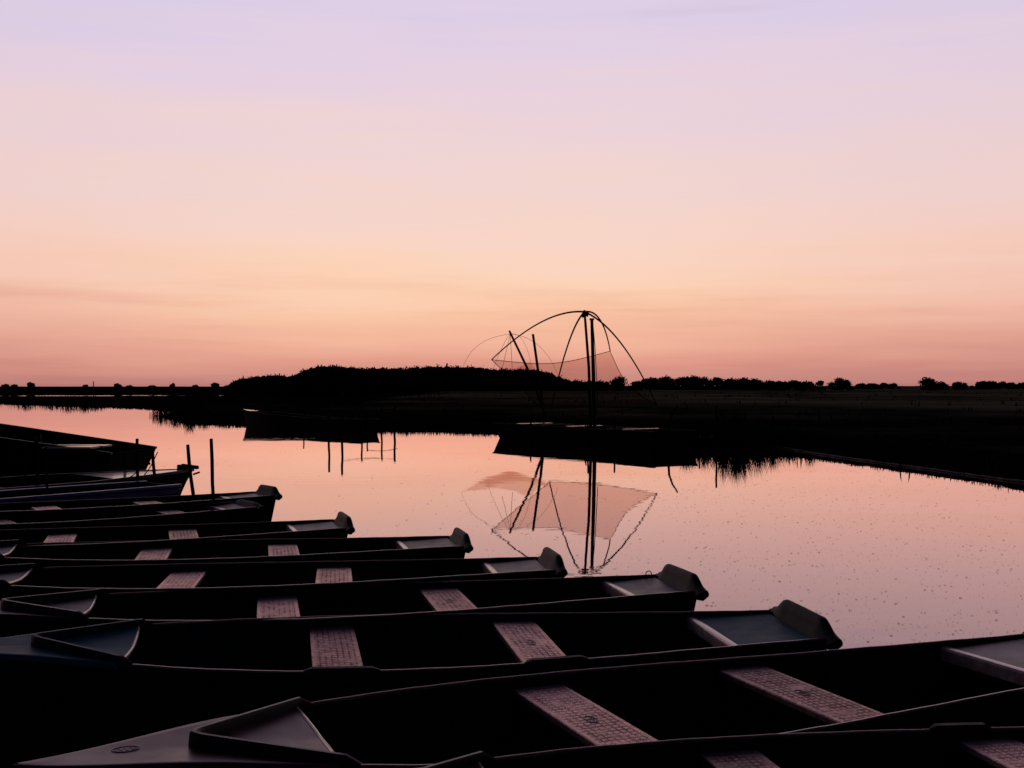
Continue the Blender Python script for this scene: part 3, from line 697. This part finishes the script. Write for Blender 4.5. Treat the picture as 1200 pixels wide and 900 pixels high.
# ------------------------------------------------------------------ far bank: boat, posts, barge, nets
def long_boat(name, a, b, bw, za, zb, label, cat='boat', square=False, group=None, deck=0.0):
    a = Vector((a[0],a[1],0)); b = Vector((b[0],b[1],0)); ln = (b-a).length; ang = math.atan2((b-a).y, (b-a).x)
    root = empty(name, a, label, cat, group, ang)
    N = 30; h = MB(); rows = []
    def hb(q): return bw*(1 if square else max(.03, min(1, (q*3.0)**.7 if q < .33 else 1))*(1-.25*max(0,(q-.75)/.25)**2))
    def hz(q): return lerp(za, zb, min(1, q*1.6)**.8)
    for i in range(N):
        q = i/(N-1); w = hb(q); z = hz(q); xx = q*ln; rk = .35*(1-q)-.2*q; xb = xx+rk
        rows.append([(xx,w,z),(xb,w*.85,-.15),(xb,-w*.85,-.15),(xx,-w,z),(xx+.05*(.5-q),-w+.05,z-.005),(xb,-w*.8+.05,.1),(xb,w*.8-.05,.1),(xx+.05*(.5-q),w-.05,z-.005)])
    h.loft(rows, closed=True); h.f.append((3,2,1,0)); h.f.append((7,6,5,4)); n = 8*(N-1); h.f.append((n,n+1,n+2,n+3)); h.f.append((n+4,n+5,n+6,n+7))
    h.build('hull', M['wood'], root)
    for sg in (1,-1):
        g = MB(); g.loft([[(q*ln, sg*(hb(q)+p), hz(q)+z) for p, z in ((-.05,-.03),(-.05,.02),(.03,.02),(.03,-.03))] for q in [i/24 for i in range(25)]], closed=True, caps=True)
        g.build('gunwale', M['wood'], root)
    if deck:
        d = MB(); d.loft([[(q*deck, max(.02,hb(q*deck/ln))*k, hz(q*deck/ln)+.025) for k in (-1,-.5,0,.5,1)] for q in [i/8 for i in range(9)]]); d.build('foredeck', M['wood_pale'], root)
    return root, hb, hz, ln
FB = 'boats along the far bank'
r, hb, hz, ln = long_boat('wooden_boat', (-12.3,54.6), (-5.6,47.2), .58, .70, .46, 'long dark boat at the far bank with a pale bow top', group=FB, deck=1.0)
for t in (.35,.6,.8):
    q = MB(); q.box((t*ln,0,hz(t)-.14),(.28,2*hb(t)-.12,.04)); q.build('thwart', M['wood'], r)
r, hb, hz, ln = long_boat('barge', (0.02,42.0), (4.75,34.5), .80, .52, .50, 'flat dark barge at the far bank carrying the large lift net', 'barge', True, FB)
for t, w, mt in ((.14,.30,'wood_pale'),(.30,.26,'wood'),(.47,.22,'wood_pale'),(.70,.24,'wood'),(.80,.14,'wood_pale')):
    q = MB(); q.box((t*ln,.12,.515),(w,1.35,.04)); q.build('thwart', M[mt], r)

def bent(a, b, c, n=24):                             # curve from a to c bulging towards b (quadratic through control b)
    a, b, c = Vector(a), Vector(b), Vector(c); return [a*(1-t)**2+b*2*t*(1-t)+c*t*t for t in [i/(n-1) for i in range(n)]]
def thru(a, m, c, n=24):
    a, m, c = Vector(a), Vector(m), Vector(c); return bent(a, m*2-(a+c)/2, c, n)
def net_sheet(P, sag, esag, o, n=18):
    rows = []
    for j in range(n+1):
        v = j/n; row = []
        for i in range(n+1):
            u = i/n; p = (P[0]*(1-u)+P[1]*u)*(1-v)+(P[3]*(1-u)+P[2]*u)*v
            cen = (P[0]+P[1]+P[2]+P[3])/4
            pin = .10*(math.sin(math.pi*u)*(1-math.sin(math.pi*v))+math.sin(math.pi*v)*(1-math.sin(math.pi*u)))
            p = p.lerp(cen, pin); p.z -= sag*math.sin(math.pi*u)*math.sin(math.pi*v)+esag*pin*10
            row.append(p-o)
        rows.append(row)
    return rows
# large lift net
apex = at(685,365.5,38.2); base = at(697,505,38.0); o = Vector((base.x, base.y, 0))
root = empty('lift_net', o, 'large square lift net hung from four bowed poles on a tall thick mast', 'lift net', 'fishing lift nets')
q = MB(); q.tube([at(697,512,37.9)-o, at(695.5,440,37.9)-o, at(693.5,373.5,37.9)-o], [.066,.060,.050], 9); q.build('mast', M['pole'], root, True)
q = MB(); q.box(at(693.5,374.2,37.9)-o, (.14,.14,.06)); q.build('mast_cap', M['pole'], root)
q = MB(); q.tube([at(692.5,508,38.1)-o, at(690,430,38.1)-o, at(686,378,38.2)-o, at(684.8,363.4,38.2)-o], [.05,.045,.04,.035], 8); q.build('hoisting_pole', M['pole'], root, True)
q = MB(); q.tube([at(694.5,374,37.9)-o, at(697.5,410,37.7)-o, at(700.5,470,37.5)-o], .012, 5); q.build('hoisting_rope', M['rope'], root)
P1, P2, P3, P4 = at(576,421.5,37.0), at(715,411.5,36.2), at(770,475,34.4), at(644,489,34.2)
for e, m in ((P1, at(635,377,37.9)), (P2, at(703,374.5,37.4)), (P3, at(726,400,36.6)), (P4, at(665.5,404,36.4))):
    q = MB(); q.tube([p-o for p in thru(apex, m, e)], [.031-.013*i/23 for i in range(24)], 7); q.build('bowed_pole', M['pole'], root, True)
q = MB(); q.tube([apex-o+Vector((-.09,0,-.16)), apex-o+Vector((.02,0,-.08)), apex-o+Vector((.12,0,-.12))], .05, 8); q.build('lashing', M['rope'], root, True)
rows = net_sheet((P1,P2,P3,P4), .45, .16, o)
q = MB(); q.loft(rows); ns = q.build('net', M['net'], root, True)
q = MB(); q.tube(rows[0]+[rw[-1] for rw in rows[1:]]+rows[-1][::-1][1:]+[rw[0] for rw in rows[::-1][1:]], .010, 5, False); q.build('edge_rope', M['rope'], ns)
# small lift net behind
D2 = 47.0; b2 = at(645,503,D2); o = Vector((b2.x, b2.y, 0)); a2 = at(598,391.5,D2)
root = empty('lift_net', o, 'smaller lift net with hair thin arched poles on a leaning mast, behind the large one', 'lift net', 'fishing lift nets')
q = MB(); q.tube([at(648,511,D2)-o, at(622,440,D2)-o, at(596.8,387.5,D2)-o], [.058,.050,.040], 8); q.build('mast', M['pole'], root, True)
Q1, Q2, Q3, Q4 = at(541,436,46.5), at(622,424,49.6), at(654,440,47.2), at(572,448,44.5)
for e, m in ((Q1, at(560,405,46.9)), (Q2, at(612,398,48.2)), (Q3, at(631,405,47)), (Q4, at(588,408,46))):
    q = MB(); q.tube([p-o for p in thru(a2, m, e)], [.007-.002*i/23 for i in range(24)], 5); q.build('bowed_pole', M['pole'], root, True)
for e in (at(588,434,46.2), at(600.5,436,46.5)):
    q = MB(); q.tube([a2-o, e-o], .008, 4); q.build('hoisting_rope', M['rope'], root)
rows = net_sheet((Q1,Q2,Q3,Q4), .75, .22, o); q = MB(); q.loft(rows); q.build('net', M['net_far'], root, True)
t = at(624.5,391.5,46.6); bb = at(641,508,46.6); m_ = MB(); m_.tube([bb-Vector((bb.x,bb.y,.3)), bb.lerp(t,.5)-Vector((bb.x,bb.y,0)), t-Vector((bb.x,bb.y,0))], [.060,.054,.048], 8)
q = m_.build('pole', M['pole'], None, True); q.location = (bb.x, bb.y, 0); tag(q, 'thick bare pole leaning left between the two lift nets', 'pole')

# stakes by the far boat
SG = 'stakes beside the far boat'
def stake(px, d, H, wpx, label, lean=0, group=SG):
    x = (px-CX)*d/F; return post([(x,d,-.4),(x+lean,d,H)], wpx*d/F/2, label, group, 'stake')
stake(385,45.0,1.45,2.6,'tall far stake, left of the tall pair beside the far boat',.03)
stake(401,45.0,1.56,2.8,'tallest far stake, right of the tall pair beside the far boat')
stake(424,45.4,1.08,2.2,'medium far stake between the tall pair and the netting rails')
stake(430.5,46.5,.75,1.8,'shortest far stake just right of the medium one')
stake(447,45.2,1.03,2.2,'medium far stake second from the right end of the row',.02)
stake(462.5,45.2,1.13,2.6,'far stake at the right end of the row')
stake(356,46.0,.62,1.6,'low stub stake in front of the far boat hull')
for H, x0, x1, lab in ((1.0,401,463,'upper drooping rope strung between the far stakes'),(.62,430,466,'lower drooping rope strung between the far stakes')):
    q = MB(); a = Vector(((x0-CX)*45/F,45.1,H)); b = Vector(((x1-CX)*45/F,45.1,H-.06)); pts = []
    for i in range(14):
        t = i/13; v = a.lerp(b,t); v.z += .10*math.sin(math.pi*t)*(1 if H < .8 else -1)*.6; pts.append(v)
    q.tube(pts, .011, 5); tag(q.build('rope', M['rope'], None, True), lab, 'rope')
BG = 'posts around the barge'
stake(622,39.0,.67,2.0,'short stub post at the left end of the barge',0,BG)
stake(689,36.9,.86,2.2,'short post at the barge side, left of the mast foot',0,BG)
stake(682,37.2,.66,1.8,'short leaning stub beside the post near the mast foot',.12,BG)
stake(720,36.0,.78,2.2,'short post at the barge side, right of the mast foot',0,BG)
stake(839.5,36.0,1.24,2.4,'thin stake standing in the reeds right of the barge',0,BG)
stake(818,37.6,.78,2.0,'short stake in the reeds between the barge and the thin stake',.05,BG)
q = MB(); x0 = (783-CX)*34.6/F; q.tube([(x0-.02,34.6,-.3),(x0,34.6,.3),(x0+.03,34.6,.75),(x0+.12,34.6,1.02),(x0+.28,34.6,1.26)], [.04,.038,.034,.028,.022], 7)
tag(q.build('bent_pole', M['pole'], None, True), 'bent pole curving to the right at the right end of the barge', 'pole')
# small landing stage
d0 = dist_at(512.5,.30); x0, x1 = (779-CX)*d0/F, (877-CX)*d0/F
root = empty('landing_stage', ((x0+x1)/2, d0+.5, 0), 'low plank landing stage at the far bank right of the barge', 'landing stage')
for k in range(4):
    q = MB(); q.box((0,-.45+k*.30,.28),(x1-x0,.27,.04)); q.build('plank', M['wood'], root, False, .006)
for xx in (-(x1-x0)/2+.15, 0, (x1-x0)/2-.15):
    for yy in (-.42,.42):
        q = MB(); q.tube([(xx,yy,-.5),(xx,yy,.258)], .05, 8); q.build('leg', M['pole'], root, True)
# pale rope along the right bank
q = MB(); pts = []; ks = [(898,521.3),(935,527.5),(975,533.8),(1030,541.5),(1060,545.3),(1100,551),(1150,557.6),(1200,564.2),(1260,572)]
for (ax_, ay_), (bx_, by_) in zip(ks, ks[1:]):
    for i in range(8):
        t = i/8; px, py = lerp(ax_,bx_,t), lerp(ay_,by_,t); d = dist_at(py, .02); p = at(px, py, d)
        p.x += random.gauss(0,.012)+.02*math.sin(len(pts)*.35); p.y += random.gauss(0,.03)+.10*math.sin(len(pts)*.23); p.z = .02; pts.append(p)
q.tube(pts, [.020*random.uniform(.5,1.25) for _ in pts], 6); tag(q.build('bank_rope', M['pale_rope'], None, True), 'pale rope lying along the waterline of the right bank', 'rope')
# fence stakes at the far pond and a thin pole on the left horizon
FS = 'stakes at the pond behind the left bank'
for px, h, lab in [(255,1.0,'leftmost small stake at the pond behind the left bank'),(288.5,1.25,'tallest small stake at the pond behind the left bank'),(315,.9,'small stake right of the tallest at the pond behind the left bank')]:
    stake(px, 118, h+.3, 1.1, lab, 0, FS)
p = at(109.5, 447, 300); q = MB(); q.tube([(0,0,0),(0,0,p.z)], .12, 6); o_ = q.build('pole', M['pole'], None, True); o_.location = (p.x, 300, 0); tag(o_, 'thin far pole rising above the left horizon', 'pole')

# ------------------------------------------------------------------ camera and output
cd = bpy.data.cameras.new('camera'); cam = bpy.data.objects.new('camera', cd); COL.objects.link(cam)
cam.location = (0,0,CAM); cam.rotation_euler = (math.radians(90),0,0)
cd.sensor_width = 36; cd.lens = F/1200*36; cd.clip_start = .05; cd.clip_end = 12000
cd.shift_y = -.5/1200
S.camera = cam
vs = S.view_settings; vs.view_transform = 'Standard'; vs.look = 'None'; vs.exposure = 0; vs.gamma = 1; vs.use_curve_mapping = False
S.render.engine = 'CYCLES'; S.cycles.max_bounces = 8; S.cycles.transparent_max_bounces = 16
S.cycles.use_denoising = True
